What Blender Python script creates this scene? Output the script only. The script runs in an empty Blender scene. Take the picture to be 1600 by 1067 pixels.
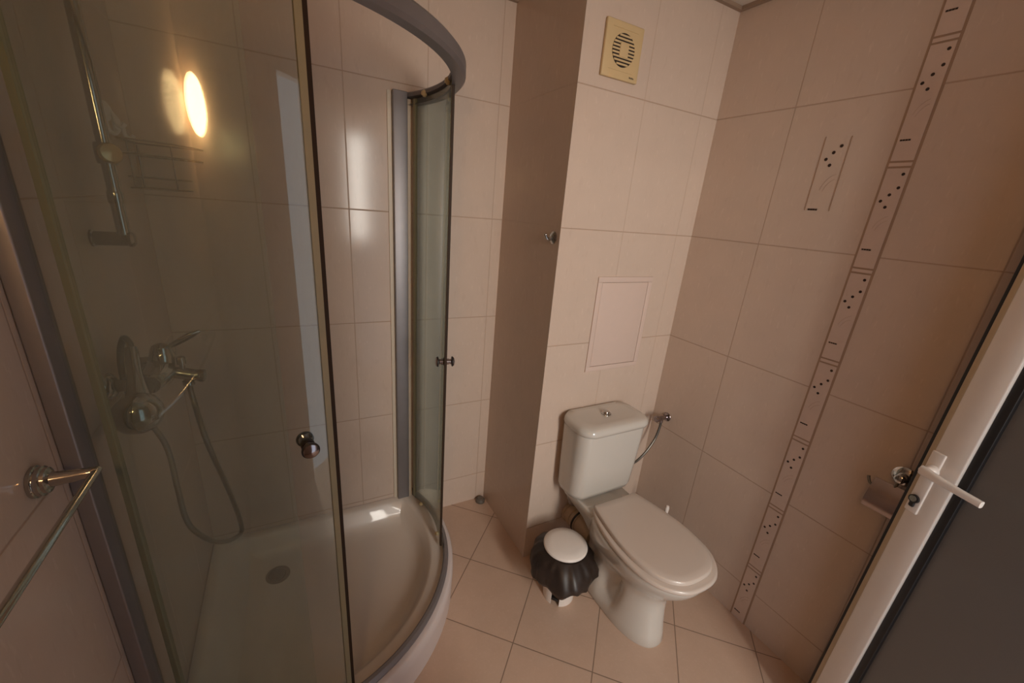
import bpy, bmesh, math, random
from mathutils import Vector, Matrix, noise as mnoise
random.seed(7)
scene = bpy.context.scene
COL = scene.collection
PI = math.pi
def R(d): return math.radians(d)

# ------------------------------------------------------------------ camera
CAM = Vector((-1.5579, -1.26654, 1.56887))
RT = Vector((0.882004, -0.464383, 0.080104)); UP = Vector((0.087298, 0.328057, 0.940615)); FW = Vector((0.463085, 0.822634, -0.329888))
cd = bpy.data.cameras.new('camera'); cam = bpy.data.objects.new('camera', cd); COL.objects.link(cam)
m = Matrix((( RT.x, UP.x, -FW.x, CAM.x), (RT.y, UP.y, -FW.y, CAM.y), (RT.z, UP.z, -FW.z, CAM.z), (0, 0, 0, 1)))
cam.matrix_world = m
cd.sensor_fit = 'HORIZONTAL'; cd.sensor_width = 36.0
cd.lens = 637.54 * 36.0 / 1600.0
cd.shift_x = -0.0002; cd.shift_y = 16.9 / 1600.0
cd.clip_start = 0.02
scene.camera = cam
# ------------------------------------------------------------------ world, lights, exposure
w = bpy.data.worlds.new('world'); scene.world = w; w.use_nodes = True
w.node_tree.nodes['Background'].inputs[0].default_value = (0.62, 0.68, 0.78, 1)
w.node_tree.nodes['Background'].inputs[1].default_value = 1.3
def area(name, loc, direction, sx, sy, power, col):
    l = bpy.data.lights.new(name, 'AREA'); l.shape = 'RECTANGLE'; l.size = sx; l.size_y = sy; l.energy = power; l.color = col
    o = bpy.data.objects.new(name, l); COL.objects.link(o); o.location = loc
    o.rotation_euler = Vector(direction).to_track_quat('-Z', 'Y').to_euler()
    return o
# daylight that comes in through the open doorway behind the camera
area('hall_daylight', (-0.88, -3.0, 1.68), (-0.08, 1, -0.2), 0.32, 1.2, 46.0, (1.0, 0.93, 0.83))
vs = scene.view_settings
vs.view_transform = 'Standard'; vs.look = 'None'; vs.gamma = 1.0; vs.use_curve_mapping = False
vs.exposure = 0.0
scene.render.film_transparent = False
scene.cycles.max_bounces = 10; scene.cycles.transparent_max_bounces = 24; scene.cycles.glossy_bounces = 6
scene.cycles.caustics_reflective = False; scene.cycles.caustics_refractive = False
scene.cycles.use_denoising = True

# ------------------------------------------------------------------ room numbers
XL, YB, XB, ZC, YN = -1.94, 0.4744, -0.689, 2.335, -1.63   # left wall, back wall, column side, ceiling, near wall
CX, CY = -1.655, 0.214                                        # centre of the shower's round

# ------------------------------------------------------------------ node helpers
class NT:
    def __init__(s, name):
        s.m = bpy.data.materials.new(name); s.m.use_nodes = True; s.t = s.m.node_tree; s.n = s.t.nodes; s.l = s.t.links
        s.b = s.n['Principled BSDF']; s.out = s.n['Material Output']
    def add(s, kind, **kw):
        x = s.n.new(kind)
        for k, v in kw.items(): setattr(x, k, v)
        return x
    def put(s, sock, v):
        if hasattr(v, 'is_output') or hasattr(v, 'links'): s.l.new(v, sock)
        else: sock.default_value = v
    def math(s, op, a, b=None, c=None):
        x = s.add('ShaderNodeMath', operation=op); s.put(x.inputs[0], a)
        if b is not None: s.put(x.inputs[1], b)
        if c is not None: s.put(x.inputs[2], c)
        return x.outputs[0]
    def mix(s, f, a, b):
        x = s.add('ShaderNodeMix', data_type='RGBA'); s.put(x.inputs[0], f)
        s.put(x.inputs[6], a); s.put(x.inputs[7], b); return x.outputs[2]
    def noise(s, vec, scale, detail=2.0, rough=0.5):
        x = s.add('ShaderNodeTexNoise'); s.put(x.inputs['Vector'], vec); x.inputs['Scale'].default_value = scale
        x.inputs['Detail'].default_value = detail; x.inputs['Roughness'].default_value = rough; return x.outputs['Fac']
    def ramp(s, v, lo, hi, a=0.0, b=1.0):
        x = s.add('ShaderNodeMapRange'); x.clamp = True; s.put(x.inputs[0], v)
        x.inputs[1].default_value = lo; x.inputs[2].default_value = hi; x.inputs[3].default_value = a; x.inputs[4].default_value = b
        return x.outputs[0]
    def xyz(s):
        g = s.add('ShaderNodeNewGeometry'); p = s.add('ShaderNodeSeparateXYZ'); s.l.new(g.outputs['Position'], p.inputs[0])
        return p.outputs[0], p.outputs[1], p.outputs[2], g.outputs['Position']
    def vec(s, x, y, z):
        c = s.add('ShaderNodeCombineXYZ'); s.put(c.inputs[0], x); s.put(c.inputs[1], y); s.put(c.inputs[2], z); return c.outputs[0]
    def line(s, u, off, pitch, width):
        # 1 on grout lines at off + k*pitch
        a = s.math('SUBTRACT', u, off); a = s.math('DIVIDE', a, pitch); r = s.math('ROUND', a); d = s.math('ABSOLUTE', s.math('SUBTRACT', a, r))
        d = s.math('MULTIPLY', d, pitch)
        return s.ramp(d, width * 0.35, width * 0.75, 1.0, 0.0)
    def bump(s, h, strength, dist):
        b = s.add('ShaderNodeBump'); b.inputs['Strength'].default_value = strength; b.inputs['Distance'].default_value = dist
        s.put(b.inputs['Height'], h); s.l.new(b.outputs[0], s.b.inputs['Normal'])
    def set(s, **kw):
        names = dict(col='Base Color', rough='Roughness', metal='Metallic', spec='Specular IOR Level', coat='Coat Weight', coatr='Coat Roughness',
                     trans='Transmission Weight', alpha='Alpha', ior='IOR', sss='Subsurface Weight', ecol='Emission Color', emis='Emission Strength')
        for k, v in kw.items():
            if isinstance(v, tuple) and len(v) == 3: v = (*v, 1)
            s.put(s.b.inputs[names[k]], v)
        return s

def simple(name, col, rough=0.4, metal=0.0, var=0.06, scale=30.0, **kw):
    t = NT(name); x, y, z, P = t.xyz()
    n = t.noise(P, scale, 3)
    dark = tuple(c * (1 - var) for c in col); lite = tuple(min(1, c * (1 + var)) for c in col)
    t.set(col=t.mix(n, (*dark, 1), (*lite, 1)), rough=rough, metal=metal, **kw)
    return t.m

TILE = (0.585, 0.465, 0.385)
GROUT = (0.36, 0.24, 0.165)
def wall_tile(name, axis, off, pitch, voff=0.17, vpitch=0.45, col=TILE, ustr=0.72, vstr=0.9):
    t = NT(name); x, y, z, P = t.xyz(); u = x if axis == 'X' else y
    gu = t.line(u, off, pitch, 0.0034); gv = t.line(z, voff, vpitch, 0.0036)
    g = t.math('MAXIMUM', t.math('MULTIPLY', gu, ustr), t.math('MULTIPLY', gv, vstr))
    n1 = t.noise(P, 9.0, 4, 0.6)
    st = t.vec(t.math('MULTIPLY', x, 95.0), t.math('MULTIPLY', y, 95.0), t.math('MULTIPLY', z, 26.0))
    fleck = t.ramp(t.noise(st, 1.0, 2, 0.5), 0.62, 0.74)
    dk = t.ramp(t.noise(t.vec(t.math('MULTIPLY', x, 60.0), t.math('MULTIPLY', y, 60.0), t.math('MULTIPLY', z, 17.0)), 1.0, 2, 0.5), 0.6, 0.75)
    a = t.mix(n1, tuple(c * 0.94 for c in col) + (1,), tuple(c * 1.06 for c in col) + (1,))
    a = t.mix(t.math('MULTIPLY', fleck, 0.22), a, (0.76, 0.63, 0.54, 1))
    a = t.mix(t.math('MULTIPLY', dk, 0.13), a, (0.40, 0.28, 0.21, 1))
    t.set(col=t.mix(t.math('MULTIPLY', g, 0.72), a, (*GROUT, 1)), rough=t.mix(g, (0.13, 0.13, 0.13, 1), (0.7, 0.7, 0.7, 1)), spec=0.24)
    h = t.math('SUBTRACT', t.math('MULTIPLY', t.noise(P, 11.0, 2), 0.22), g)
    t.bump(h, 0.45, 0.0016)
    return t.m

def floor_tile():
    t = NT('floor_tile'); x, y, z, P = t.xyz()
    a = t.math('SUBTRACT', x, y); b = t.math('ADD', x, y)
    g = t.math('MAXIMUM', t.line(a, -0.583, 0.431, 0.0048), t.line(b, -0.838, 0.431, 0.0048))
    n = t.noise(P, 14.0, 5, 0.65); n2 = t.noise(P, 90.0, 2)
    c = t.mix(n, (0.505, 0.352, 0.262, 1), (0.595, 0.425, 0.325, 1)); c = t.mix(t.math('MULTIPLY', t.ramp(n2, 0.55, 0.75), 0.18), c, (0.68, 0.52, 0.42, 1))
    t.set(col=t.mix(t.math('MULTIPLY', g, 0.85), c, (0.19, 0.125, 0.085, 1)), rough=t.mix(g, (0.36, 0.36, 0.36, 1), (0.8, 0.8, 0.8, 1)), spec=0.4)
    t.bump(t.math('SUBTRACT', t.math('MULTIPLY', n2, 0.15), g), 0.4, 0.0015)
    return t.m

def glass_mat(name, tint, film=0.085):
    t = NT(name); x, y, z, P = t.xyz()
    tr = t.add('ShaderNodeBsdfTransparent'); tr.inputs[0].default_value = (*tint, 1)
    gl = t.add('ShaderNodeBsdfGlossy'); gl.inputs['Roughness'].default_value = 0.015
    gl.inputs['Color'].default_value = (0.95, 0.97, 0.93, 1)
    df = t.add('ShaderNodeBsdfDiffuse'); df.inputs[0].default_value = (0.58, 0.60, 0.55, 1)
    lw = t.add('ShaderNodeLayerWeight'); lw.inputs[0].default_value = 0.5
    frv = t.math('ADD', t.math('MULTIPLY', t.math('POWER', lw.outputs['Facing'], 5.0), 0.95), 0.043)
    m1 = t.add('ShaderNodeMixShader'); m2 = t.add('ShaderNodeMixShader')
    soap = t.noise(t.vec(t.math('MULTIPLY', x, 7.0), t.math('MULTIPLY', y, 7.0), t.math('MULTIPLY', z, 2.0)), 1.0, 3)
    spots = t.ramp(t.noise(P, 120.0, 2), 0.70, 0.78)
    f = t.math('ADD', t.ramp(soap, 0.4, 0.75, film * 0.3, film), t.math('MULTIPLY', spots, 0.05))
    t.l.new(f, m1.inputs[0]); t.l.new(tr.outputs[0], m1.inputs[1]); t.l.new(df.outputs[0], m1.inputs[2])
    t.l.new(frv, m2.inputs[0]); t.l.new(m1.outputs[0], m2.inputs[1]); t.l.new(gl.outputs[0], m2.inputs[2])
    t.l.new(m2.outputs[0], t.out.inputs[0]); t.n.remove(t.b)
    return t.m

def ceramic(name, col, rough=0.12):
    t = NT(name); x, y, z, P = t.xyz(); n = t.noise(P, 6.0, 2)
    t.set(col=t.mix(n, tuple(c * 0.97 for c in col) + (1,), (*col, 1)), rough=rough, spec=0.5, coat=0.3)
    return t.m

M = dict(
    tile_right=wall_tile('tile_right', 'Y', -0.3035, 0.3163), tile_front=wall_tile('tile_front', 'X', -0.394, 0.30, ustr=0.5),
    tile_back=wall_tile('tile_back', 'X', -0.7385, 0.3005), tile_side=wall_tile('tile_side', 'Y', -0.1, 9.0, vstr=0.3),
    tile_left=wall_tile('tile_left', 'Y', 0.21, 0.3005), tile_near=wall_tile('tile_near', 'X', -1.6, 0.3005),
    floor=floor_tile(),
    ceiling=simple('ceiling_white', (0.66, 0.58, 0.50), 0.6),
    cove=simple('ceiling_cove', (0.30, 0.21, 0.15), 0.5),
    grout=simple('grout', GROUT, 0.8), strip=simple('border_tile', (0.61, 0.475, 0.40), 0.2), ink=simple('border_ink', (0.035, 0.02, 0.016), 0.3),
    swirl=simple('border_swirl', (0.50, 0.37, 0.29), 0.25),
    chrome=simple('chrome', (0.52, 0.51, 0.49), 0.10, 1.0, 0.03), steel=simple('steel_hose', (0.19, 0.18, 0.16), 0.34, 1.0), shaded_chrome=simple('chrome_dim_reflection', (0.36, 0.35, 0.33), 0.09, 1.0, 0.03),  # shower fittings get chrome darkened in colour for the dim room they mirror
    alu=simple('satin_aluminium', (0.265, 0.25, 0.26), 0.46, 0.6), alu_dark=simple('aluminium_shadow_gap', (0.20, 0.17, 0.155), 0.45, 0.6),
    silicone_and_backlight=simple('silicone_and_backlight', (0.62, 0.53, 0.42), 0.5), seal=simple('yellowed_seal', (0.37, 0.335, 0.21), 0.45, trans=0.2),
    edge=simple('glass_edge', (0.035, 0.02, 0.012), 0.6, spec=0.2), glass=glass_mat('shower_glass', (0.912, 0.948, 0.94)),
    acrylic=ceramic('acrylic', (0.72, 0.64, 0.57), 0.36), rim=ceramic('tray_skirt', (0.70, 0.62, 0.60), 0.3),
    porcelain=ceramic('porcelain', (0.60, 0.565, 0.515)), seat=ceramic('seat_plastic', (0.60, 0.51, 0.445), 0.28),
    white=simple('white_plastic', (0.80, 0.74, 0.69), 0.32, var=0.02), cream=simple('aged_cream_plastic', (0.60, 0.44, 0.235), 0.4, var=0.04),
    dark=simple('dark_void', (0.022, 0.013, 0.010), 0.6), black=simple('black_rubber', (0.012, 0.010, 0.010), 0.5),
    panel=simple('access_panel_plastic', (0.635, 0.50, 0.435), 0.35, var=0.02), brass=simple('worn_knob', (0.62, 0.45, 0.24), 0.25, 0.7),
    bag=simple('black_bin_liner', (0.028, 0.018, 0.014), 0.42, var=0.3, scale=60), roller=simple('yellowed_roller', (0.78, 0.64, 0.38), 0.35),
    beige_pipe=simple('beige_pipe', (0.46, 0.35, 0.25), 0.45), grey_pipe=simple('grey_pipe', (0.20, 0.155, 0.125), 0.4),
    door_beige=simple('beige_edge_band', (0.50, 0.40, 0.28), 0.4), door_white=simple('white_lacquered_profile', (0.74, 0.675, 0.62), 0.20, var=0.02), grey_plug=simple('grey_plug', (0.13, 0.11, 0.09), 0.5),
    knob_cap=simple('dark_chrome', (0.36, 0.32, 0.33), 0.14, 1.0), hook_white=simple('frosted_hook', (0.62, 0.60, 0.57), 0.3),
    wire=simple('dull_wire', (0.22, 0.19, 0.15), 0.35, 0.8), brown_chrome=simple('chrome_brown_reflection', (0.46, 0.38, 0.36), 0.22, 0.9),  # flap chrome has the brown it reflects put into its colour
)
def frosted():
    t = NT('frosted_door_glass'); x, y, z, P = t.xyz()
    n = t.noise(P, 220.0, 2); t.set(col=(0.155, 0.145, 0.135), rough=0.34, spec=0.5, coat=0.15); t.bump(n, 0.25, 0.0006)
    return t.m
M['frost'] = frosted()
def lamp_mat():
    t = NT('lamp_glass'); t.set(col=(0.9, 0.8, 0.6), rough=0.3, ecol=(1.0, 0.60, 0.27), emis=31.0); return t.m
M['lamp'] = lamp_mat()

# ------------------------------------------------------------------ mesh helpers
class MB:
    def __init__(s): s.bm = bmesh.new(); s.mats = []; s.cur = 0
    def use(s, mat):
        if mat not in s.mats: s.mats.append(mat)
        s.cur = s.mats.index(mat); return s
    def face(s, vs):
        try: f = s.bm.faces.new(vs); f.material_index = s.cur; return f
        except ValueError: return None
    def box(s, x0, x1, y0, y1, z0, z1, bev=0.0, xf=None):
        c = [(x, y, z) for x in (x0, x1) for y in (y0, y1) for z in (z0, z1)]
        if xf: c = [xf(*q) for q in c]
        v = [s.bm.verts.new(q) for q in c]
        fs = [s.face([v[i] for i in q]) for q in ((0, 1, 3, 2), (4, 6, 7, 5), (0, 4, 5, 1), (2, 3, 7, 6), (0, 2, 6, 4), (1, 5, 7, 3))]
        if bev > 0:
            es = list({e for f in fs for e in f.edges})
            r = bmesh.ops.bevel(s.bm, geom=es, offset=bev, segments=3, affect='EDGES', profile=0.5)
            for f in r['faces']: f.material_index = s.cur
        return s
    def rings(s, rings, caps=True, closed=True):
        rv = [[s.bm.verts.new(p) for p in r] for r in rings]; n = len(rv[0])
        for a, b in zip(rv, rv[1:]):
            for i in range(n if closed else n - 1): s.face([a[i], a[(i + 1) % n], b[(i + 1) % n], b[i]])
        if caps and closed: s.face(list(reversed(rv[0]))); s.face(rv[-1])
        return rv
    def lathe(s, prof, origin=(0, 0, 0), axis=(0, 0, 1), n=28, caps=True, sx=1.0, sy=1.0):
        ax = Vector(axis).normalized(); h = Vector((1, 0, 0)) if abs(ax.x) < 0.9 else Vector((0, 1, 0))
        e1 = ax.cross(h).normalized(); e2 = ax.cross(e1); o = Vector(origin)
        s.rings([[o + ax * z + (e1 * math.cos(2 * PI * k / n) * sx + e2 * math.sin(2 * PI * k / n) * sy) * r for k in range(n)] for r, z in prof], caps)
        return s
    def tube(s, pts, r, n=10, smooth=0, caps=True, corrug=0.0):
        P = [Vector(p) for p in pts]
        if smooth:
            Q = []
            for i in range(len(P) - 1):
                a, b, c, d = P[max(i - 1, 0)], P[i], P[i + 1], P[min(i + 2, len(P) - 1)]
                for k in range(smooth):
                    t = k / smooth
                    Q.append(0.5 * ((2 * b) + (c - a) * t + (2 * a - 5 * b + 4 * c - d) * t * t + (3 * b - a - 3 * c + d) * t ** 3))
            Q.append(P[-1]); P = Q
        T = [(P[min(i + 1, len(P) - 1)] - P[max(i - 1, 0)]).normalized() for i in range(len(P))]
        e = T[0].cross(Vector((0, 0, 1)));
        if e.length < 1e-3: e = T[0].cross(Vector((1, 0, 0)))
        e.normalize(); rings = []
        for i, (p, t) in enumerate(zip(P, T)):
            e = (e - t * e.dot(t)).normalized(); f = t.cross(e)
            rr = r(i / (len(P) - 1)) if callable(r) else r
            if corrug: rr *= 1 + corrug * (i % 2)
            rings.append([p + (e * math.cos(2 * PI * k / n) + f * math.sin(2 * PI * k / n)) * rr for k in range(n)])
        s.rings(rings, caps); return s
    def arc(s, a0, a1, prof, n=48, c=(CX, CY)):
        # sweep a closed (radius, z) profile round the shower's centre; angle 0 = +X, 90 = -Y
        rg = []
        for i in range(n + 1):
            a = R(a0 + (a1 - a0) * i / n)
            rg.append([Vector((c[0] + r * math.cos(a), c[1] - r * math.sin(a), z)) for r, z in prof])
        s.rings(rg); return s
    def sphere(s, c, r, n=16, sc=(1, 1, 1)):
        prof = []
        c = Vector(c)
        rg = [[c + Vector((math.cos(2 * PI * k / n) * math.sin(PI * (i + .02) / (n / 2 + .04)) * sc[0], math.sin(2 * PI * k / n) * math.sin(PI * (i + .02) / (n / 2 + .04)) * sc[1], -math.cos(PI * (i + .02) / (n / 2 + .04)) * sc[2])) * r for k in range(n)] for i in range(n // 2 + 1)]
        s.rings(rg); return s
    def build(s, name, mat=None, parent=None, smooth=True, ang=38, bev=0.0, sub=0):
        bm = s.bm
        bmesh.ops.recalc_face_normals(bm, faces=bm.faces)
        if smooth:
            for f in bm.faces: f.smooth = True
            for e in bm.edges:
                if len(e.link_faces) == 2 and e.calc_face_angle(0) > R(ang): e.smooth = False
        me = bpy.data.meshes.new(name)
        mats = s.mats if s.mats else [mat]
        for q in mats: me.materials.append(M[q] if isinstance(q, str) else q)
        o = bpy.data.objects.new(name, me); COL.objects.link(o)
        if parent is not None:
            off = wpos(parent); o.parent = parent
        else:
            xs = [v.co for v in bm.verts]
            off = Vector(((min(v.x for v in xs) + max(v.x for v in xs)) / 2, (min(v.y for v in xs) + max(v.y for v in xs)) / 2, min(v.z for v in xs)))
            o.location = off
        bmesh.ops.translate(bm, verts=bm.verts, vec=-off)
        bm.to_mesh(me); bm.free()
        return o
def wpos(o):
    p = Vector(o.location)
    while o.parent is not None: o = o.parent; p += Vector(o.location)
    return p
def tag(o, label=None, cat=None, group=None, kind=None):
    if label: o['label'] = label
    if cat: o['category'] = cat
    if group: o['group'] = group
    if kind: o['kind'] = kind
    return o
def thing(name, loc, label=None, cat=None, group=None, kind=None):
    o = bpy.data.objects.new(name, None); COL.objects.link(o); o.location = loc; o.empty_display_size = 0.05
    return tag(o, label, cat, group, kind)
def structure(name, bld, mat=None, **kw):
    o = bld.build(name, mat, None, **kw); o['kind'] = 'structure'; return o
def copy_part(o, parent, loc=None):
    c = o.copy(); COL.objects.link(c); c.parent = parent
    if loc is not None: c.location = loc
    return c

# ------------------------------------------------------------------ the room
T = 0.08
structure('floor', MB().box(XL - T, T, YN - T, YB + T, -0.06, 0.0), 'floor')
structure('ceiling', MB().box(XL - T, T, YN - T, YB + T, ZC, ZC + 0.06), 'ceiling')
structure('wall_right', MB().box(0.0, T, YN - T, YB + T, 0.0, ZC), 'tile_right')
structure('wall_back', MB().box(XL, 0.0, YB, YB + T, 0.0, ZC), 'tile_back')
structure('wall_left', MB().box(XL - T, XL, YN - T, YB + T, 0.0, ZC), 'tile_left')
b = MB().use('tile_front').box(XB, 0.0, 0.0, YB, 0.0, ZC)
b.use('tile_side')
for f in b.bm.faces:
    if all(abs(v.co.x - XB) < 1e-5 for v in f.verts): f.material_index = 1
structure('wall_column', b, smooth=False)
DX0, DX1, DZ = -1.06, -0.40, 2.04                              # the doorway in the near wall
b = MB().box(XL, DX0, YN - T, YN, 0, ZC).box(DX1, 0.0, YN - T, YN, 0, ZC).box(DX0, DX1, YN - T, YN, DZ, ZC)
structure('wall_near', b, 'tile_near')
b = MB()
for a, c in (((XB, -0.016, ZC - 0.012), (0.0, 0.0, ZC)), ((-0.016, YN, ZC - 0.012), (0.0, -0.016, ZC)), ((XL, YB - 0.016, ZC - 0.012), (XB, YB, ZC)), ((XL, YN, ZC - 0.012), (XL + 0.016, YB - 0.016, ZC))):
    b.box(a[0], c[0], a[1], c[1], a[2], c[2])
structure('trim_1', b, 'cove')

# decorative border strip on the right wall
SL, SR = -0.6198, -0.6798
b = MB().use('grout').box(-0.0006, 0.0004, SR - 0.003, SL + 0.003, 0.0, ZC - 0.012)
DV, DL = 2.0772, 0.3005
for k in range(-1, 8):
    z1 = min(DV - DL * k - 0.010, ZC - 0.012); z0 = max(DV - DL * (k + 1) + 0.010, 0.004)
    b.use('strip').box(-0.0022, 0.0, SR + 0.0035, SL - 0.0035, z0, z1, 0.0)
    zt = DV - DL * k
    if k < 7 and z0 > 0.0:
        b.use('strip').box(-0.0020, 0.0, SR + 0.0035, SL - 0.0035, max(zt - DL - 0.0045, 0.004), zt - DL + 0.0045)
    b.use('ink')
    for y, dz in ((-0.665, 0.026), (-0.665, 0.062), (-0.650, 0.081), (-0.634, 0.0985), (-0.650, 0.115)):
        if 0.01 < zt - dz < ZC - 0.02: b.lathe([(0.0044, 0.0), (0.0040, 0.0007)], (-0.0021, y, zt - dz), (-1, 0, 0), 12)
    b.use('swirl')
    for rr in (0.030, 0.038):
        pts = [(-0.0024, -0.672 + rr * math.cos(t) * 1.0, zt - 0.20 + rr * 1.6 * math.sin(t)) for t in [R(8 * i) for i in range(3, 11)]]
        if 0.05 < zt - 0.2 < ZC - 0.1: b.tube(pts, 0.0005, 5)
    b.use('ink')
    for i in range(4):
        y = -0.6285 - i * 0.0062
        zz = zt - 0.2375
        if 0.01 < zz < ZC - 0.02: b.box(-0.0029, -0.002, y - 0.0062, y - 0.0008, zz - 0.0022, zz + 0.0022)
structure('trim_2', b, smooth=False)
# single decor inlay
b = MB().use('grout').box(-0.0012, 0.0003, -0.4315, -0.4290, 1.645, 1.868).box(-0.0012, 0.0003, -0.5060, -0.5035, 1.645, 1.864)
b.use('ink')
for y, z in ((-0.483, 1.838), (-0.466, 1.820), (-0.449, 1.801), (-0.465, 1.783)): b.lathe([(0.0052, 0.0), (0.0047, 0.0009)], (-0.0002, y, z), (-1, 0, 0), 12)
for i in range(4): b.box(-0.0012, 0.0003, -0.4395 - i * 0.0075 - 0.0064, -0.4395 - i * 0.0075, 1.6455, 1.651)
b.use('swirl')
for rr in (0.034, 0.044): b.tube([(-0.0006, -0.500 + rr * math.cos(t), 1.69 + rr * 1.5 * math.sin(t)) for t in [R(8 * i) for i in range(2, 11)]], 0.0006, 5)
structure('trim_3', b, smooth=False)

# ------------------------------------------------------------------ entrance door leaf (opened into the room)
n_ = Vector((-0.940095, 0.340913, 0)); d_ = Vector((-0.340913, -0.940095, 0)); c_ = -0.18193
def DP(sv, wv, z): sv = sv + 0.0145 * (z - 1.1); p = n_ * (c_ + wv) + d_ * sv; return (p.x, p.y, z)
door = thing('door_1', DP(1.62, -0.02, 0.0), 'white metal door leaf with frosted pane standing open at the right edge', 'door', kind='structure')
SE = 1.625
b = MB()
b.box(0.994, 1.061, -0.044, 0.0, 0.012, 2.0, 0.004, DP)
b.box(SE - 0.11, SE, -0.044, 0.0, 0.012, 2.0, 0.004, DP)
b.box(1.0, SE - 0.02, -0.043, -0.001, 0.012, 0.12, 0.003, DP).box(1.0, SE - 0.02, -0.043, -0.001, 1.89, 2.0, 0.003, DP)
fr = b.build('stile_frame', 'door_white', door)
MB().box(0.977, 0.994, -0.044, -0.010, 0.012, 2.0, 0.002, DP).build('edge_band', 'door_beige', door)
b = MB()
b.box(0.9635, 0.9775, -0.040, -0.0205, 0.012, 2.0, 0.002, DP)
b.box(1.061, 1.080, -0.036, -0.008, 0.10, 1.90, 0.002, DP).box(SE - 0.122, SE - 0.109, -0.036, -0.008, 0.10, 1.90, 0.002, DP)
b.build('gasket', 'black', door)
MB().box(1.07, SE - 0.112, -0.026, -0.018, 0.11, 1.895, 0, DP).build('frosted_pane', 'frost', door)
hd = MB()
hd.box(0.993, 1.023, -0.002, 0.0045, 0.905, 1.085, 0.003, DP)
hp = hd.build('handle_plate', 'white', door)
zl = 1.036
b = MB(); o = Vector(DP(1.013, 0.005, zl)); b.lathe([(0.0150, 0), (0.0150, 0.008), (0.0125, 0.011), (0.0105, 0.020), (0.0105, 0.030)], o, n_, 24)
pts = [DP(1.006, 0.032, zl), DP(1.020, 0.034, zl), DP(1.055, 0.035, zl - 0.001), DP(1.095, 0.034, zl - 0.002), DP(1.134, 0.032, zl - 0.003)]
P = [Vector(p) for p in pts]; rg = []
for i, p in enumerate(P):
    hw = (0.0115, 0.0120, 0.0100, 0.0088, 0.0085)[i]; hd_ = (0.007, 0.008, 0.0065, 0.006, 0.006)[i]
    rg.append([p + Vector((0, 0, 1)) * hw * math.copysign(abs(math.cos(t)) ** .7, math.cos(t)) + n_ * hd_ * math.copysign(abs(math.sin(t)) ** .7, math.sin(t)) for t in [2 * PI * k / 20 for k in range(20)]])
b.rings(rg)
b.build('lever', 'white', hp)
b = MB(); b.lathe([(0.0115, 0), (0.0115, 0.006), (0.0085, 0.007)], DP(1.007, 0.005, 0.945), n_, 22)
b.box(1.0005, 1.0135, 0.004, 0.011, 0.921, 0.945, 0.004, DP)
b.use('black')
kc = b.build('key_cylinder', 'black', hp)
MB().lathe([(0.0085, 0), (0.0080, 0.002)], DP(1.007, 0.0110, 0.946), n_, 20).build('cylinder_core', 'chrome', kc)

# ------------------------------------------------------------------ shower tray
def ring_tray(r, z, inset=0.0, n=40):
    # outline of the tray: corner at the two walls, round front of radius r about the centre
    x0 = XL + 0.002 + inset; y0 = YB - 0.002 - inset
    a0 = -math.asin(min(1, (y0 - CY) / r)); a1 = math.acos(max(-1, (x0 - CX) / r))
    pts = []
    for i in range(n + 1):
        a = a0 + (a1 - a0) * i / n; pts.append(Vector((CX + r * math.cos(a), CY - r * math.sin(a), z)))
    yl = pts[-1].y; xr = pts[0].x
    for i in range(1, 10): pts.append(Vector((x0, yl + (y0 - yl) * i / 10, z)))
    for i in range(7):                                         # rounded inner corner
        t = i / 6 * PI / 2; rc = 0.004 + inset * 0.9
        pts.append(Vector((x0 + rc - rc * math.cos(t), y0 - rc + rc * math.sin(t), z)))
    for i in range(1, 10): pts.append(Vector((x0 + (xr - x0) * i / 10, y0, z)))
    return pts
tray = thing('shower_tray', (CX, CY, 0.0), 'white quadrant shower tray on the floor in the far left corner', 'shower tray')
b = MB().use('rim')
o1 = [ring_tray(0.640, 0.0), ring_tray(0.643, 0.10), ring_tray(0.641, 0.143), ring_tray(0.634, 0.150), ring_tray(0.612, 0.150, 0.004)]
rv = b.rings(o1, caps=False)
b.use('acrylic')
o2 = [ring_tray(0.612, 0.150, 0.004), ring_tray(0.555, 0.149, 0.022), ring_tray(0.543, 0.140, 0.034), ring_tray(0.522, 0.095, 0.055), ring_tray(0.505, 0.070, 0.074), ring_tray(0.485, 0.060, 0.094), ring_tray(0.44, 0.056, 0.14)]
rv = b.rings(o2, caps=False); b.face(rv[-1])
bmesh.ops.remove_doubles(b.bm, verts=b.bm.verts, dist=0.0003)
b.build('basin', None, tray, ang=50)
b = MB(); dx, dy = -1.712, 0.282
b.lathe([(0.045, 0.0), (0.045, 0.004), (0.036, 0.006), (0.030, 0.003)], (dx, dy, 0.0555), n=32)
dr = b.build('drain', 'grey_pipe', tray)
MB().lathe([(0.030, 0), (0.028, 0.004), (0.0, 0.006)], (dx, dy, 0.0585), n=24, caps=False).build('drain_grate', 'grey_plug', dr)

# ------------------------------------------------------------------ shower enclosure
A0, A1 = -25.2, 117.6
enc = thing('shower_enclosure', (CX, CY, 0.15), 'curved glass shower enclosure with grey metal rails and two sliding doors', 'shower enclosure')
b = MB(); b.arc(A0, A1, [(0.584, 1.900), (0.614, 1.900), (0.622, 1.908), (0.622, 1.934), (0.614, 1.942), (0.588, 1.942), (0.582, 1.936), (0.582, 1.926), (0.599, 1.922), (0.599, 1.908)], 64)
b.build('top_rail', 'alu', enc, ang=30)
b = MB(); b.arc(A0, A1, [(0.600, 0.150), (0.620, 0.150), (0.622, 0.160), (0.616, 0.176), (0.606, 0.178), (0.600, 0.172)], 64)
b.build('bottom_rail', 'alu', enc, ang=30)
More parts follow.
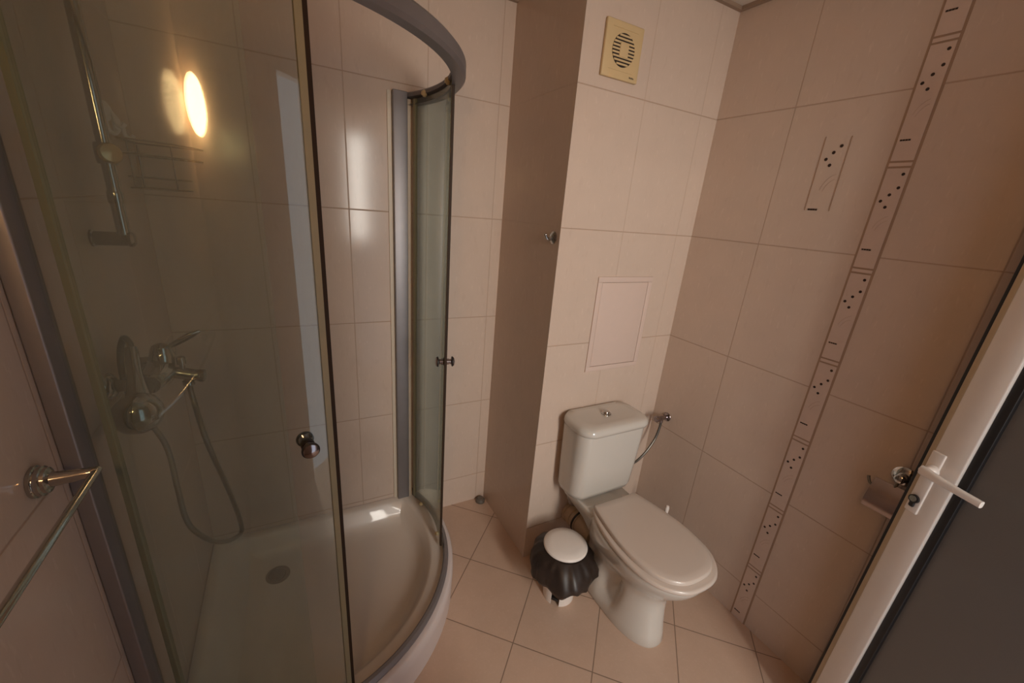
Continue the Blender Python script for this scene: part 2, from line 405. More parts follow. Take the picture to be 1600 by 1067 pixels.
# wall posts
b = MB().use('alu').box(-1.176, -1.122, YB - 0.028, YB - 0.0005, 0.15, 1.942, 0.003)
b.use('silicone_and_backlight').box(-1.122, -1.106, YB - 0.022, YB - 0.0005, 0.15, 1.92)  # pale strip painted for the back-lit wall showing beside the post
b.use('silicone_and_backlight').box(-1.192, -1.176, YB - 0.006, YB - 0.0005, 0.15, 1.94)
b.build('wall_post', None, enc)
b = MB().use('alu').box(XL + 0.0005, XL + 0.026, -0.378, -0.326, 0.15, 1.942, 0.003)
b.use('alu_dark').box(XL + 0.0005, XL + 0.022, -0.326, -0.312, 0.15, 1.92)
b.build('wall_post', None, enc)
def pane(name, a0, a1, r, z0, z1, n=30):
    b = MB(); b.arc(a0, a1, [(r, z0), (r + 0.005, z0), (r + 0.005, z1), (r, z1)], n); return b.build(name, 'glass', enc, ang=30)
pane('fixed_panel', -23.8, 6.0, 0.6055, 0.176, 1.904)
pane('fixed_panel', 84.0, 116.2, 0.6055, 0.176, 1.904)
def sliding(a_lead, a_trail, knob_a, zk):
    s = 1 if a_trail > a_lead else -1
    d = pane('sliding_door', min(a_lead, a_trail), max(a_lead, a_trail), 0.588, 0.170, 1.918)
    b = MB(); lo, hi = sorted((a_lead - s * 0.75, a_lead + s * 0.1)); b.arc(lo, hi, [(0.5865, 0.170), (0.5945, 0.170), (0.5945, 1.918), (0.5865, 1.918)], 3)
    b.build('edge_strip', 'edge', d)
    b = MB(); lo, hi = sorted((a_lead + s * 0.1, a_lead + s * 1.35)); b.arc(lo, hi, [(0.5860, 0.170), (0.5950, 0.170), (0.5950, 1.918), (0.5860, 1.918)], 3)
    b.build('edge_seal', 'seal', d)
    b = MB(); lo, hi = sorted((a_trail - s * 0.6, a_trail + s * 0.5)); b.arc(lo, hi, [(0.5860, 0.170), (0.5975, 0.170), (0.5975, 1.918), (0.5860, 1.918)], 3)
    b.build('trailing_seal', 'seal', d)
    a = R(knob_a); rad = Vector((math.cos(a), -math.sin(a), 0)); o = Vector((CX, CY, zk))
    b = MB()
    for sg, r0 in ((1, 0.593), (-1, 0.588)):
        b.use('knob_cap'); b.lathe([(0.0115, 0), (0.0115, 0.012), (0.0095, 0.013), (0.0095, 0.018), (0.0155, 0.022)], o + rad * r0, rad * sg, 28)
        b.use('black'); b.lathe([(0.0120, 0.0002), (0.0145, 0.0004), (0.0145, 0.003), (0.0118, 0.0034)], o + rad * r0, rad * sg, 28)
        b.lathe([(0.0150, 0.0215), (0.0186, 0.0225), (0.0190, 0.0260), (0.0172, 0.0275)], o + rad * r0, rad * sg, 28)
        b.use('knob_cap'); b.lathe([(0.0168, 0.0268), (0.0160, 0.0300), (0.0100, 0.0325), (0.0002, 0.0332)], o + rad * r0, rad * sg, 28)
    b.build('door_knob', None, d)
    for ra in (a_lead + s * 7, a_trail - s * 7):
        for z, rr in ((1.926, 0.0115), (0.166, 0.0085)):
            a = R(ra); rad = Vector((math.cos(a), -math.sin(a), 0))
            b = MB(); b.lathe([(rr, 0), (rr, 0.006), (rr * 0.7, 0.010), (rr * 0.6, 0.013)], Vector((CX, CY, z)) + rad * 0.5875, -rad, 20); b.build('roller', 'roller', d)
    return d
sliding(75.0, 112.6, 80.4, 1.035)
sliding(14.5, -20.6, 12.2, 1.015)

# ------------------------------------------------------------------ slide bar on the left wall
XBAR, ybar = -1.883, -0.006
sb = thing('shower_slide_bar', (XL, ybar, 1.434), 'chrome riser bar of the shower fixed to the left wall above the mixer', 'shower bar')
MB().tube([(XBAR, ybar, 1.434), (XBAR, ybar, 2.16)], 0.0122, 16).build('bar', 'shaded_chrome', sb)
for z in (1.434, 2.15):
    b = MB(); b.lathe([(0.0185, 0.0005), (0.0185, 0.004), (0.0155, 0.006), (0.0150, 0.062), (0.0172, 0.064), (0.0172, 0.070), (0.012, 0.075)], (XL, ybar, z), (1, 0, 0), 24)
    b.build('wall_bracket', 'shaded_chrome', sb)
b = MB(); b.lathe([(0.0135, 0), (0.0145, 0.004), (0.0145, 0.022), (0.0135, 0.026)], (XBAR, ybar, 1.510), (0, 0, 1), 20); b.build('stop_collar', 'shaded_chrome', sb)
b = MB(); b.lathe([(0.017, -0.02), (0.0185, -0.012), (0.0185, 0.016), (0.016, 0.022)], (XBAR, ybar, 1.610), (0, 0, 1), 24)
b.tube([(XBAR, ybar, 1.61), (XBAR - 0.012, ybar + 0.035, 1.625)], 0.010, 14)
sl = b.build('slider', 'shaded_chrome', sb)
kd = Vector((0.52, -0.80, 0.1)).normalized()
MB().lathe([(0.015, 0.010), (0.0205, 0.014), (0.0205, 0.024), (0.0175, 0.029), (0.0002, 0.032)], (XBAR, ybar, 1.610), kd, 26).build('clamp_knob', 'brass', sl)

# ------------------------------------------------------------------ bath mixer
mz, my0, my1, mxw = 1.120, -0.114, 0.036, -1.866
mx = thing('shower_mixer', (XL, -0.039, mz), 'chrome lever bath mixer tap on the left wall inside the shower', 'mixer tap')
for y in (my0, my1):
    b = MB(); b.lathe([(0.031, 0.0005), (0.030, 0.004), (0.022, 0.011), (0.014, 0.014), (0.014, 0.060)], (XL, y, mz), (1, 0, 0), 26)
    b.build('wall_flange', 'shaded_chrome', mx)
b = MB()
b.tube([(mxw, my0 - 0.016, mz), (mxw, my0, mz), (mxw + 0.004, -0.059, mz + 0.004), (mxw + 0.004, -0.019, mz + 0.004), (mxw, my1, mz), (mxw, my1 + 0.016, mz)], lambda t: 0.020 + 0.013 * math.sin(PI * t) ** 2, 20, 5)
b.lathe([(0.026, -0.022), (0.027, 0.0), (0.026, 0.022), (0.0245, 0.034), (0.020, 0.042)], (mxw + 0.008, -0.039, mz + 0.012), (0.12, 0, 1), 26)
b.tube([(mxw - 0.018, -0.098, mz - 0.010), (mxw - 0.01, -0.075, mz - 0.014), (mxw + 0.006, -0.045, mz - 0.010)], lambda t: 0.018 + 0.008 * t, 18, 5)
b.build('body', 'shaded_chrome', mx)
b = MB()
b.tube([(mxw + 0.008, -0.039, mz), (mxw + 0.03, -0.041, mz - 0.006), (mxw + 0.060, -0.045, mz - 0.014), (mxw + 0.084, -0.048, mz - 0.018)], lambda t: 0.0175 - 0.004 * t, 18, 5)
b.lathe([(0.0155, 0), (0.0160, 0.004), (0.0160, 0.012), (0.012, 0.014)], (mxw + 0.078, -0.0475, mz - 0.018), (1, -0.08, -0.12), 20)
sp = b.build('spout', 'shaded_chrome', mx)
b = MB(); b.lathe([(0.006, 0), (0.006, 0.014), (0.0095, 0.015), (0.0095, 0.031), (0.008, 0.033)], (mxw + 0.047, -0.043, mz + 0.001), (0, 0, 1), 18); b.build('diverter', 'shaded_chrome', sp)
b = MB(); b.lathe([(0.010, 0), (0.013, 0.003), (0.013, 0.013), (0.010, 0.015)], (mxw + 0.054, -0.044, mz - 0.044), (0, 0, 1), 18); b.build('hose_outlet', 'shaded_chrome', sp)
b = MB()
L0 = Vector((mxw + 0.012, -0.039, mz + 0.054)); b.lathe([(0.021, -0.012), (0.0225, 0.0), (0.019, 0.010), (0.009, 0.016), (0.0005, 0.018)], L0, (0.12, 0, 1), 24)
s1 = [L0 + Vector(q) for q in ((0.006, -0.010, 0.004), (0.030, -0.010, 0.020), (0.060, -0.008, 0.038), (0.082, -0.001, 0.044))]
s2 = [L0 + Vector(q) for q in ((0.006, 0.012, 0.0), (0.034, 0.010, 0.012), (0.064, 0.005, 0.030), (0.082, -0.001, 0.044))]
b.tube(s1, 0.0042, 10, 5).tube(s2, 0.0042, 10, 5)
b.build('lever_loop', 'shaded_chrome', mx)
# ------------------------------------------------------------------ hand shower resting on the mixer
H0 = Vector((-1.889, -0.108, 1.205)); H1 = Vector((-1.874, -0.190, 1.105))
hs = thing('hand_shower', (-1.87, -0.2, 1.06), 'chrome hand shower hanging head down beside the lever mixer with a looped hose', 'hand shower')
b = MB(); b.tube([H0, H0.lerp(H1, 0.35), H0.lerp(H1, 0.7), H1], lambda t: 0.0120 + 0.017 * t ** 3, 20, 6); b.build('handle', 'shaded_chrome', hs)
ax = Vector((0.62, -0.72, -0.30)).normalized(); hc = Vector((-1.874, -0.206, 1.085))
b = MB(); b.lathe([(0.034, -0.024), (0.044, -0.020), (0.0475, -0.008), (0.044, 0.010), (0.034, 0.025), (0.018, 0.034), (0.0005, 0.037)], hc, ax, 30); b.build('head', 'shaded_chrome', hs)
b = MB(); b.lathe([(0.0350, -0.0265), (0.033, -0.0235)], hc, ax, 30); b.build('spray_face', 'grey_plug', hs)
hp_ = [(-1.812, -0.044, 1.077), (-1.808, -0.050, 1.03), (-1.785, -0.105, 0.93), (-1.768, -0.036, 0.712), (-1.772, 0.066, 0.507), (-1.785, -0.005, 0.532), (-1.805, -0.120, 0.630), (-1.83, -0.172, 0.718), (-1.845, -0.172, 0.772), (-1.855, -0.143, 0.846), (-1.872, -0.095, 0.946), (-1.918, -0.076, 1.06), (-1.925, -0.074, 1.12), (-1.920, -0.076, 1.18), (-1.905, -0.084, 1.222), (-1.892, -0.100, 1.217), (-1.889, -0.108, 1.205)]
MB().tube(hp_, 0.0062, 10, 14, corrug=0.10).build('hose', 'steel', hs, ang=60)

# ------------------------------------------------------------------ corner basket and hooks
cb = thing('corner_basket', (XL + 0.08, YB - 0.08, 1.57), 'two tier dark wire basket in the shower corner behind the glass', 'shower basket')
def wire_arc(rad, z, n=14): return [(XL + 0.006 + rad * math.cos(t), YB - 0.006 - rad * math.sin(t), z) for t in [PI / 2 * i / n for i in range(n + 1)]]
b = MB()
for z, rad in ((1.665, 0.165), (1.630, 0.160)):
    b.tube(wire_arc(rad, z), 0.0022, 8); b.tube([(XL + 0.006 + rad, YB - 0.005, z), (XL + 0.005, YB - 0.005, z), (XL + 0.005, YB - 0.006 - rad, z)], 0.0022, 8)
for k in range(1, 8):
    x = XL + 0.006 + 0.160 * k / 8; b.tube([(x, YB - 0.006, 1.630), (x, YB - 0.006 - math.sqrt(0.16 ** 2 - (0.16 * k / 8) ** 2), 1.630)], 0.0013, 6)
b.build('upper_shelf', 'wire', cb)
b = MB()
for z, rad in ((1.570, 0.125), (1.540, 0.122)):
    b.tube(wire_arc(rad, z), 0.0022, 8); b.tube([(XL + 0.006 + rad, YB - 0.005, z), (XL + 0.005, YB - 0.005, z), (XL + 0.005, YB - 0.006 - rad, z)], 0.0022, 8)
for k in range(1, 7):
    x = XL + 0.006 + 0.122 * k / 7; b.tube([(x, YB - 0.006, 1.540), (x, YB - 0.006 - math.sqrt(0.122 ** 2 - (0.122 * k / 7) ** 2), 1.540)], 0.0013, 6)
b.tube([(XL + 0.010, YB - 0.010, 1.540), (XL + 0.010, YB - 0.010, 1.66)], 0.0025, 8)
b.tube([(XL + 0.09, YB - 0.006, 1.540), (XL + 0.09, YB - 0.006, 1.665)], 0.002, 8).tube([(XL + 0.006, YB - 0.09, 1.540), (XL + 0.006, YB - 0.09, 1.665)], 0.002, 8)
b.build('lower_shelf', 'wire', cb)
hk0 = None
for i, (y, z, lab) in enumerate(((0.205, 1.700, 'pale suction hook nearest the riser bar on the shower wall'), (0.275, 1.722, 'pale suction hook between its two fellows on the shower wall'), (0.335, 1.700, 'pale suction hook nearest the wire basket on the shower wall'))):
    h = thing('suction_hook', (XL, y, z), lab, 'hook', 'suction hooks on the shower wall')
    if i == 0:
        c0 = MB().lathe([(0.024, 0.0006), (0.023, 0.005), (0.015, 0.011), (0.0005, 0.014)], (XL, y, z), (1, 0, 0), 22, sy=1.0).build('cup', 'hook_white', h)
        k0 = MB().tube([(XL + 0.010, y, z + 0.004), (XL + 0.016, y, z - 0.01), (XL + 0.018, y, z - 0.026), (XL + 0.028, y, z - 0.033), (XL + 0.036, y, z - 0.024)], 0.0048, 10, 5).build('hook', 'hook_white', h)
    else: copy_part(c0, h); copy_part(k0, h)

# ------------------------------------------------------------------ towel rail on the left wall
ty, tz, tp = -0.462, 1.108, 0.074
tr_ = thing('towel_rail', (XL, ty, tz), 'chrome towel rail on the left wall in front of the shower post', 'towel rail')
for y in (ty, ty - 0.60):
    b = MB(); b.tube([(XL + 0.012, y, tz), (XL + 0.035, y, tz), (XL + tp - 0.006, y, tz + 0.001), (XL + tp + 0.002, y, tz + 0.001)], lambda t: 0.0135 - 0.0080 * t, 20, 4)
    b.build('arm', 'chrome', tr_)
for y in (ty, ty - 0.60):
    b = MB(); b.lathe([(0.0255, 0.0005), (0.0255, 0.005), (0.0232, 0.0062), (0.0236, 0.0075), (0.0236, 0.0125), (0.0205, 0.0138), (0.0200, 0.018), (0.0135, 0.021)], (XL, y, tz), (1, 0, 0), 30)
    b.build('flange', 'chrome', tr_)
b = MB(); b.tube([(XL + tp - 0.002, ty + 0.007, tz + 0.001), (XL + tp - 0.002, ty - 0.61, tz + 0.001)], 0.0060, 16); b.build('bar', 'chrome', tr_)

# ------------------------------------------------------------------ extractor fan
fx, fz = -0.532, 2.084
fan = thing('extractor_fan', (fx, 0, fz - 0.08), 'yellowed square extractor fan high on the column above the toilet', 'extractor fan')
b = MB().box(fx - 0.078, fx + 0.078, -0.013, -0.0003, fz - 0.079, fz + 0.079, 0.0035); b.build('cover_plate', 'cream', fan)
MB().lathe([(0.047, 0), (0.047, 0.0012)], (fx, -0.0128, fz + 0.002), (0, -1, 0), 40).build('grille_opening', 'dark', fan)
b = MB(); rad = 0.047
for k in range(-4, 5):
    zc = k * 0.0097 + 0.0
    hw = math.sqrt(max(0, rad ** 2 - (abs(zc) + 0.002) ** 2))
    if hw > 0.008: b.box(fx - hw - 0.001, fx + hw + 0.001, -0.0162, -0.0135, fz + 0.002 + zc - 0.0026, fz + 0.002 + zc + 0.0026)
b.build('grille_slats', 'cream', fan)
MB().box(fx - 0.018, fx + 0.018, -0.0185, -0.0135, fz + 0.002 - 0.020, fz + 0.002 + 0.020, 0.002).build('centre_block', 'cream', fan)
for zr in (0.0585, -0.0565): MB().box(fx - 0.052, fx + 0.052, -0.0145, -0.0128, fz + zr, fz + zr + 0.002).build('ridge', 'cream', fan)
b = MB()
for i, hgt in enumerate((0.005, 0.004, 0.005, 0.004)): b.box(fx + 0.040 + i * 0.0052, fx + 0.0438 + i * 0.0052, -0.0136, -0.0128, fz - 0.0695, fz - 0.0695 + hgt)
tag(b.build('printed_mark', 'wire', fan), 'small dark printed mark')

# ------------------------------------------------------------------ access panel
px0, px1, pz0, pz1 = -0.484, -0.189, 0.938, 1.345
ap = thing('access_panel', ((px0 + px1) / 2, 0, pz0), 'flat pale access panel on the column wall above the cistern', 'access panel')
b = MB()
for q in ((px0, px1, pz0, pz0 + 0.022), (px0, px1, pz1 - 0.022, pz1), (px0, px0 + 0.022, pz0 + 0.0221, pz1 - 0.0221), (px1 - 0.022, px1, pz0 + 0.0221, pz1 - 0.0221)): b.box(q[0], q[1], -0.006, -0.0003, q[2], q[3], 0.0012)
b.build('frame', 'panel', ap)
MB().box(px0 + 0.0235, px1 - 0.0235, -0.0048, -0.0003, pz0 + 0.0235, pz1 - 0.0235, 0.001).build('hatch', 'panel', ap)
b = MB().box(px0 + 0.0222, px1 - 0.0222, -0.0012, -0.0003, pz0 + 0.0222, pz1 - 0.0222); b.build('shadow_gap', 'cove', ap)

# ------------------------------------------------------------------ robe hook on the column's side
hky, hkz = 0.040, 1.482
rh = thing('robe_hook', (XB, hky, hkz), 'small chrome robe hook on the shaded side of the column', 'hook')
MB().lathe([(0.023, 0.0004), (0.0225, 0.004), (0.017, 0.008), (0.008, 0.012), (0.0005, 0.013)], (XB, hky, hkz), (-1, 0, 0), 26).build('rosette', 'chrome', rh)
b = MB().tube([(XB - 0.008, hky, hkz), (XB - 0.020, hky, hkz - 0.006), (XB - 0.030, hky, hkz - 0.002), (XB - 0.036, hky, hkz + 0.008)], lambda t: 0.0075 - 0.003 * t, 14, 5)
b.sphere((XB - 0.0365, hky, hkz + 0.009), 0.006, 14); b.build('peg', 'chrome', rh)

# ------------------------------------------------------------------ toilet
TX = -0.418
def egg(yb, y0, yf, w, z, nb=2.0, nf=2.0, n=112, wx=0.0):
    out = []
    for k in range(n):
        t = 2 * PI * k / n; c, s_ = math.cos(t), math.sin(t)
        if s_ <= 0: e = nf; ry = y0 - yf
        else: e = nb; ry = yb - y0
        out.append(Vector((TX + wx + w * math.copysign(abs(c) ** (2 / e), c), y0 + ry * math.copysign(abs(s_) ** (2 / e), s_), z)))
    return out
wc = thing('toilet', (TX, -0.35, 0.0), 'white close coupled toilet with closed lid standing against the column', 'toilet')
b = MB()
rg = [egg(-0.19, -0.40, -0.590, 0.098, 0.0, 4, 2.2), egg(-0.19, -0.40, -0.594, 0.102, 0.012, 4, 2.2), egg(-0.19, -0.40, -0.587, 0.099, 0.05, 4, 2.2), egg(-0.19, -0.40, -0.580, 0.096, 0.085, 4, 2.2), egg(-0.19, -0.40, -0.575, 0.095, 0.12, 4, 2.2), egg(-0.19, -0.40, -0.571, 0.095, 0.155, 4, 2.2),
      egg(-0.19, -0.40, -0.570, 0.097, 0.19, 4, 2.2), egg(-0.19, -0.405, -0.575, 0.102, 0.22, 3.8, 2.15), egg(-0.19, -0.41, -0.588, 0.110, 0.25, 3.6, 2.1), egg(-0.19, -0.43, -0.628, 0.134, 0.295, 3.2, 2.05), egg(-0.195, -0.445, -0.662, 0.156, 0.335, 2.8, 2), egg(-0.20, -0.455, -0.680, 0.168, 0.368, 2.6, 2), egg(-0.205, -0.46, -0.688, 0.173, 0.392, 2.6, 2), egg(-0.21, -0.46, -0.686, 0.171, 0.402, 2.6, 2), egg(-0.215, -0.46, -0.675, 0.162, 0.405, 2.6, 2)]
b.rings(rg)
for v in b.bm.verts:                                             # the hollow in each flank
    if 0.03 < v.co.z < 0.30:
        g = math.exp(-((v.co.y + 0.385 + (v.co.z - 0.14) * 0.15) / 0.040) ** 2) * math.exp(-((v.co.z - 0.155) / 0.085) ** 4)
        v.co.x -= math.copysign(0.050 * g, v.co.x - TX) if abs(v.co.x - TX) > 0.02 else 0
def rr(x0, x1, y0, y1, r, z, n=6, bow=0.0):
    out = []
    for cx, cy, a0 in ((x1 - r, y1 - r, 0), (x0 + r, y1 - r, 90), (x0 + r, y0 + r, 180), (x1 - r, y0 + r, 270)):
        for i in range(n + 1):
            a = R(a0 + 90 * i / n); out.append(Vector((cx + r * math.cos(a), cy + r * math.sin(a), z)))
    xm, hw = (x0 + x1) / 2, (x1 - x0) / 2
    for p in out:
        if p.y < (y0 + y1) / 2: p.y -= bow * (1 - ((p.x - xm) / hw) ** 2)
    return out
b.rings([rr(TX - 0.085, TX + 0.085, -0.27, -0.19, 0.03, 0.27), rr(TX - 0.105, TX + 0.105, -0.275, -0.15, 0.03, 0.33), rr(TX - 0.120, TX + 0.120, -0.28, -0.03, 0.03, 0.368), rr(TX - 0.126, TX + 0.126, -0.28, -0.012, 0.03, 0.398), rr(TX - 0.122, TX + 0.122, -0.275, -0.015, 0.03, 0.404)])
bowl = b.build('bowl', 'porcelain', wc, ang=60)
MB().lathe([(0.006, 0), (0.005, 0.002)], (TX - 0.079, -0.378, 0.050), (-1, 0, 0.4), 12).build('bolt_cover', 'dark', bowl)
CXC = -0.413
def cist(w, yf, z, r=0.05, bow=0.012, yb=-0.012): return rr(CXC - w, CXC + w, yf, yb, r, z, 8, bow)
b = MB(); b.rings([cist(0.145, -0.150, 0.408, 0.045), cist(0.161, -0.166, 0.418, 0.05), cist(0.167, -0.173, 0.440), cist(0.171, -0.180, 0.55), cist(0.174, -0.185, 0.66), cist(0.176, -0.187, 0.735)])
ct = b.build('cistern', 'porcelain', wc, ang=60)
b = MB(); b.rings([cist(0.170, -0.186, 0.733), cist(0.180, -0.197, 0.737, 0.055), cist(0.183, -0.200, 0.750, 0.055), cist(0.180, -0.197, 0.764, 0.055), cist(0.168, -0.186, 0.772, 0.05), cist(0.140, -0.162, 0.7755, 0.045, 0.010, -0.035), cist(0.133, -0.156, 0.7745, 0.045, 0.010, -0.04)])
ld = b.build('cistern_lid', 'porcelain', ct, ang=60)
b = MB(); b.lathe([(0.021, 0), (0.021, 0.004), (0.0185, 0.007), (0.015, 0.0075)], (CXC, -0.098, 0.7742), (0, 0, 1), 28); b.build('flush_ring', 'chrome', ld)
b = MB(); b.lathe([(0.0145, 0), (0.0145, 0.009), (0.012, 0.0125), (0.0003, 0.0135)], (CXC, -0.098, 0.7748), (0, 0, 1), 24); b.build('flush_button', 'chrome', ld)
SP = [(0.112, -0.236), (0.128, -0.268), (0.146, -0.315), (0.162, -0.380), (0.172, -0.450), (0.172, -0.520), (0.159, -0.590), (0.128, -0.645), (0.084, -0.681), (0.042, -0.695), (0.0, -0.698)]
LP = [(0.112, -0.240), (0.120, -0.262), (0.133, -0.315), (0.146, -0.380), (0.155, -0.450), (0.154, -0.520), (0.141, -0.585), (0.113, -0.635), (0.074, -0.664), (0.037, -0.674), (0.0, -0.676)]
def seat_ring(k, z, dy=0.0, prof=None):
    q = [Vector((x * k, (y + 0.47) * k - 0.47 + dy)) for x, y in (prof or SP)]
    full = [Vector((0.0, q[0].y)), Vector((0.05 * k, q[0].y)), Vector((0.088 * k, q[0].y))]
    for i in range(len(q) - 1):
        a, b_, c, d = q[max(i - 1, 0)], q[i], q[i + 1], q[min(i + 2, len(q) - 1)]
        for t in (0, .25, .5, .75): full.append(0.5 * ((2 * b_) + (c - a) * t + (2 * a - 5 * b_ + 4 * c - d) * t * t + (3 * b_ - a - 3 * c + d) * t ** 3))
    full.append(q[-1])
    r_ = [Vector((TX + p.x, p.y, z)) for p in full]; l_ = [Vector((TX - p.x, p.y, z)) for p in full[1:-1]]
    return r_ + list(reversed(l_))
b = MB(); b.rings([seat_ring(0.985, 0.4058), seat_ring(1.008, 0.409), seat_ring(1.012, 0.416), seat_ring(1.000, 0.4225), seat_ring(0.97, 0.4245)]); st = b.build('seat', 'seat', wc, ang=60)
b = MB(); b.rings([seat_ring(0.975, 0.4250, 0, LP), seat_ring(0.997, 0.4265, 0, LP), seat_ring(1.0, 0.433, 0, LP), seat_ring(0.992, 0.4395, 0, LP), seat_ring(0.97, 0.4425, 0, LP), seat_ring(0.85, 0.4440, 0, LP), seat_ring(0.5, 0.4446, 0, LP)]); b.build('seat_lid', 'seat', wc, ang=60)
for s in (-1, 1): b = MB(); b.tube([(TX + s * 0.075 - 0.016, -0.226, 0.413), (TX + s * 0.075 + 0.016, -0.226, 0.413)], 0.0075, 14); b.lathe([(0.010, 0), (0.010, 0.012)], (TX + s * 0.075, -0.222, 0.4045), n=14); b.build('hinge', 'seat', wc)
# waste pipe between the pan and the column
wp = thing('waste_pipe', (TX - 0.02, -0.06, 0.20), 'beige ribbed waste connector behind the toilet pan', 'pipe')
b = MB(); b.lathe([(0.058, 0.0006), (0.058, 0.014), (0.052, 0.016), (0.052, 0.036), (0.057, 0.038), (0.057, 0.052), (0.052, 0.054), (0.052, 0.074), (0.057, 0.076), (0.057, 0.09), (0.050, 0.092), (0.050, 0.188)], (TX - 0.02, 0, 0.195), (0, -1, 0), 30); b.build('connector', 'beige_pipe', wp)
MB().lathe([(0.0575, 0.0), (0.0595, 0.002), (0.0595, 0.009), (0.0575, 0.011)], (TX - 0.02, -0.076, 0.195), (0, -1, 0), 30).build('rubber_ring', 'black', wp)
b = MB(); b.lathe([(0.026, 0.0), (0.028, 0.020), (0.036, 0.024), (0.036, 0.075), (0.024, 0.082)], (CXC - 0.088, -0.085, 0.326), (0, 0, 1), 24)
tag(b.build('cistern_nut', 'grey_pipe', ct), 'dark plastic nut under the cistern')
# water valve and hose
av = thing('angle_valve', (0, -0.085, 0.672), 'small chrome angle valve on the right wall beside the cistern', 'valve')
b = MB(); b.lathe([(0.022, 0.0004), (0.021, 0.004), (0.010, 0.007), (0.0095, 0.03), (0.012, 0.032), (0.012, 0.050), (0.009, 0.052)], (0, -0.085, 0.678), (-1, 0, 0), 24)
b.tube([(-0.036, -0.085, 0.678), (-0.036, -0.085, 0.655)], 0.0085, 14); b.build('valve_body', 'knob_cap', av)
b = MB(); b.lathe([(0.007, 0), (0.014, 0.004), (0.0155, 0.010), (0.0155, 0.024), (0.012, 0.028)], (-0.050, -0.085, 0.678), (-1, 0, 0), 10); b.build('valve_handle', 'knob_cap', av)
MB().tube([(-0.036, -0.085, 0.658), (-0.038, -0.086, 0.63), (-0.055, -0.088, 0.57), (-0.095, -0.090, 0.515), (-0.145, -0.092, 0.475), (-0.190, -0.092, 0.458), (-0.218, -0.092, 0.455), (-0.245, -0.092, 0.455)], 0.0058, 10, 8, corrug=0.10).build('supply_hose', 'steel', av, ang=60)

# ------------------------------------------------------------------ pedal bin with liner
BX, BY = -0.643, -0.232
pb = thing('pedal_bin', (BX, BY, 0), 'white round pedal bin with a black liner folded over its rim beside the toilet', 'bin')
def can(a0, a1, z0, z1, r0, r1, th=0.003, n=40):
    b = MB(); full = abs(a1 - a0) >= 359.9; rg = []
    for i in range(n + (0 if full else 1)):
        a = R(a0 + (a1 - a0) * i / n); u = Vector((math.cos(a), math.sin(a), 0)); o = Vector((BX, BY, 0))
        rg.append([o + u * r0 + Vector((0, 0, z0)), o + u * r1 + Vector((0, 0, z1)), o + u * (r1 - th) + Vector((0, 0, z1)), o + u * (r0 - th) + Vector((0, 0, z0))])
    if full: rg.append(rg[0])
    b.rings(rg, caps=not full); 
    if full: bmesh.ops.remove_doubles(b.bm, verts=b.bm.verts, dist=1e-6)
    return b
camdir = math.degrees(math.atan2(CAM.y - BY, CAM.x - BX)) - 8
b = can(0, 360, 0.066, 0.255, 0.070, 0.082); b.lathe([(0.069, 0), (0.069, 0.003)], (BX, BY, 0.066), n=40)
body = b.build('bin_body', 'white', pb)
can(camdir + 17, camdir + 346, 0.0, 0.066, 0.0665, 0.070).build('skirt', 'white', body)
u = Vector((math.cos(R(camdir - 2)), math.sin(R(camdir - 2)), 0)); vv = Vector((-u.y, u.x, 0))
def PX(a, s, z): p = Vector((BX, BY, 0)) + u * a + vv * s; return (p.x, p.y, z)
MB().box(-0.02, 0.060, -0.013, 0.013, 0.026, 0.031, 0.001, PX).box(0.054, 0.064, -0.016, 0.016, 0.022, 0.034, 0.002, PX).build('pedal', 'black', body)
b = MB(); rg = []; NB = 120
prof = [(0.0795, 0.205), (0.0800, 0.258), (0.0850, 0.2620), (0.092, 0.256), (0.112, 0.246), (0.132, 0.224), (0.146, 0.196), (0.147, 0.170), (0.136, 0.150), (0.112, 0.142), (0.092, 0.158)]
ph = [random.random() * 6.28 for _ in range(6)]
for j, (r, z) in enumerate(prof):
    row = []
    k = max(0.0, min(1.0, (j - 2) / 5))
    for i in range(NB):
        a = 2 * PI * i / NB
        u3 = Vector((math.cos(a), math.sin(a), z * 6.0))
        wv = 0.16 * mnoise.noise(u3 * 1.3 + Vector((3.1, 0, 0))) + 0.15 * mnoise.noise(u3 * 3.0) + 0.06 * mnoise.noise(Vector((u3.x * 5.0, u3.y * 5.0, z * 60.0)))
        dz = (0.016 * mnoise.noise(Vector((math.cos(a), math.sin(a), 5.0)) * 1.6) + 0.010 * mnoise.noise(Vector((math.cos(a), math.sin(a), 2.0)) * 4.5)) * k
        rr_ = r * (1 + wv * k); q = Vector((BX + rr_ * math.cos(a), BY + rr_ * math.sin(a), z + dz))
        q.x = min(q.x, -0.5225 + 0.004 * mnoise.noise(u3 * 7)); q.y = min(q.y, -0.012); row.append(q)
    rg.append(row)
b.rings(rg, caps=False)
lin = b.build('liner', 'bag', pb, ang=80); tag(lin, 'black plastic liner')
b = MB(); b.lathe([(0.084, 0.0), (0.0915, 0.002), (0.092, 0.007), (0.087, 0.0125), (0.060, 0.017), (0.030, 0.0185), (0.0005, 0.019)], (BX, BY, 0.266), n=44); b.build('bin_lid', 'white', pb, ang=60)

# ------------------------------------------------------------------ toilet brush behind the toilet
tb = thing('toilet_brush', (-0.095, -0.27, 0), 'white toilet brush standing behind the toilet against the right wall', 'toilet brush')
MB().lathe([(0.046, 0.0), (0.050, 0.004), (0.048, 0.09), (0.044, 0.11), (0.030, 0.112)], (-0.095, -0.27, 0.0), n=28).build('holder', 'white', tb)
MB().lathe([(0.006, 0.0), (0.0065, 0.16), (0.0085, 0.185), (0.0095, 0.20), (0.007, 0.213), (0.0005, 0.216)], (-0.095, -0.27, 0.108), (0, 0, 1), n=16).build('stick', 'white', tb)

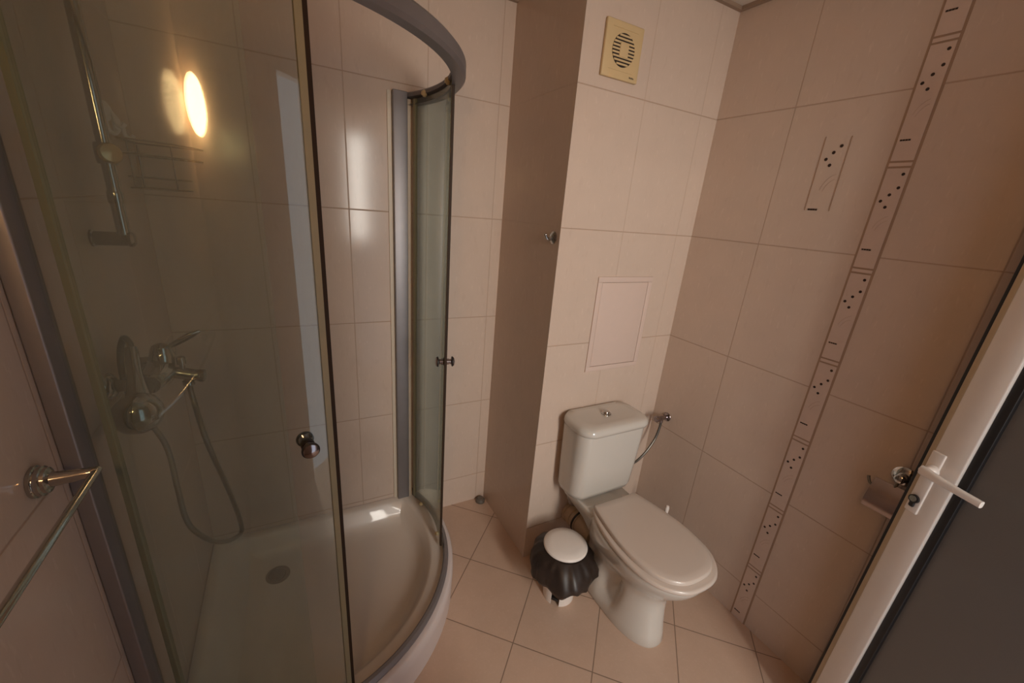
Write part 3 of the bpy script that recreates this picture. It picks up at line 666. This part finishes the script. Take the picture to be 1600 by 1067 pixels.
# ------------------------------------------------------------------ toilet roll holder on the right wall
rhd = thing('toilet_roll_holder', (0, -0.935, 0.92), 'chrome toilet roll holder with a flap cover on the right wall by the door edge', 'toilet roll holder')
MB().lathe([(0.030, 0.0004), (0.030, 0.004), (0.024, 0.009), (0.014, 0.012), (0.011, 0.028), (0.013, 0.030), (0.013, 0.040), (0.009, 0.043)], (0, -0.932, 0.915), (-1, 0, 0), 28).build('rosette', 'chrome', rhd)
b = MB().tube([(-0.034, -0.932, 0.915), (-0.038, -0.932, 0.895), (-0.042, -0.930, 0.872), (-0.046, -0.945, 0.866), (-0.046, -1.02, 0.866)], 0.0042, 12, 6)
b.tube([(-0.046, -0.935, 0.866), (-0.046, -0.885, 0.866), (-0.046, -0.872, 0.878), (-0.044, -0.868, 0.888)], 0.0040, 10, 5); b.build('arm', 'wire', rhd)
b = MB(); rg = []
for i in range(13):
    t = i / 12; zz = 0.892 - 0.088 * t; xx = -0.040 - 0.034 * math.sin(t * 2.0)
    rg.append([Vector((xx, -0.884, zz)), Vector((xx, -1.005, zz)), Vector((xx + 0.0018, -1.005, zz + 0.0004)), Vector((xx + 0.0018, -0.884, zz + 0.0004))])
b.rings(rg); b.build('cover_flap', 'brown_chrome', rhd)

# ------------------------------------------------------------------ grey drain stub in the corner
fd = thing('floor_plug', (-0.722, 0.442, 0), 'small grey pipe plug on the floor in the back corner by the column', 'plug')
MB().lathe([(0.026, 0), (0.026, 0.012), (0.022, 0.018), (0.019, 0.019)], (-0.722, 0.442, 0), n=26).build('plug_ring', 'grey_plug', fd)
MB().lathe([(0.0185, 0), (0.0165, 0.006), (0.0005, 0.008)], (-0.722, 0.442, 0.0185), n=24).build('plug_cap', 'grey_plug', fd)

# ------------------------------------------------------------------ wall lamp on the near wall (seen only as a reflection)
lx, lz = -1.850, 1.838
wl = thing('wall_lamp', (lx, YN, lz - 0.12), 'oval glass wall lamp on the near wall glowing as a reflection in the shower glass', 'lamp')
MB().lathe([(0.075, 0.0005), (0.075, 0.010), (0.068, 0.016)], (lx, YN, lz), (0, 1, 0), 32, sx=1.08, sy=0.8).build('base', 'white', wl)
MB().lathe([(0.085, 0.014), (0.094, 0.030), (0.090, 0.055), (0.068, 0.082), (0.035, 0.097), (0.0005, 0.101)], (lx, YN, lz), (0, 1, 0), 32, sx=1.12, sy=0.84).build('lamp_shade', 'lamp', wl)
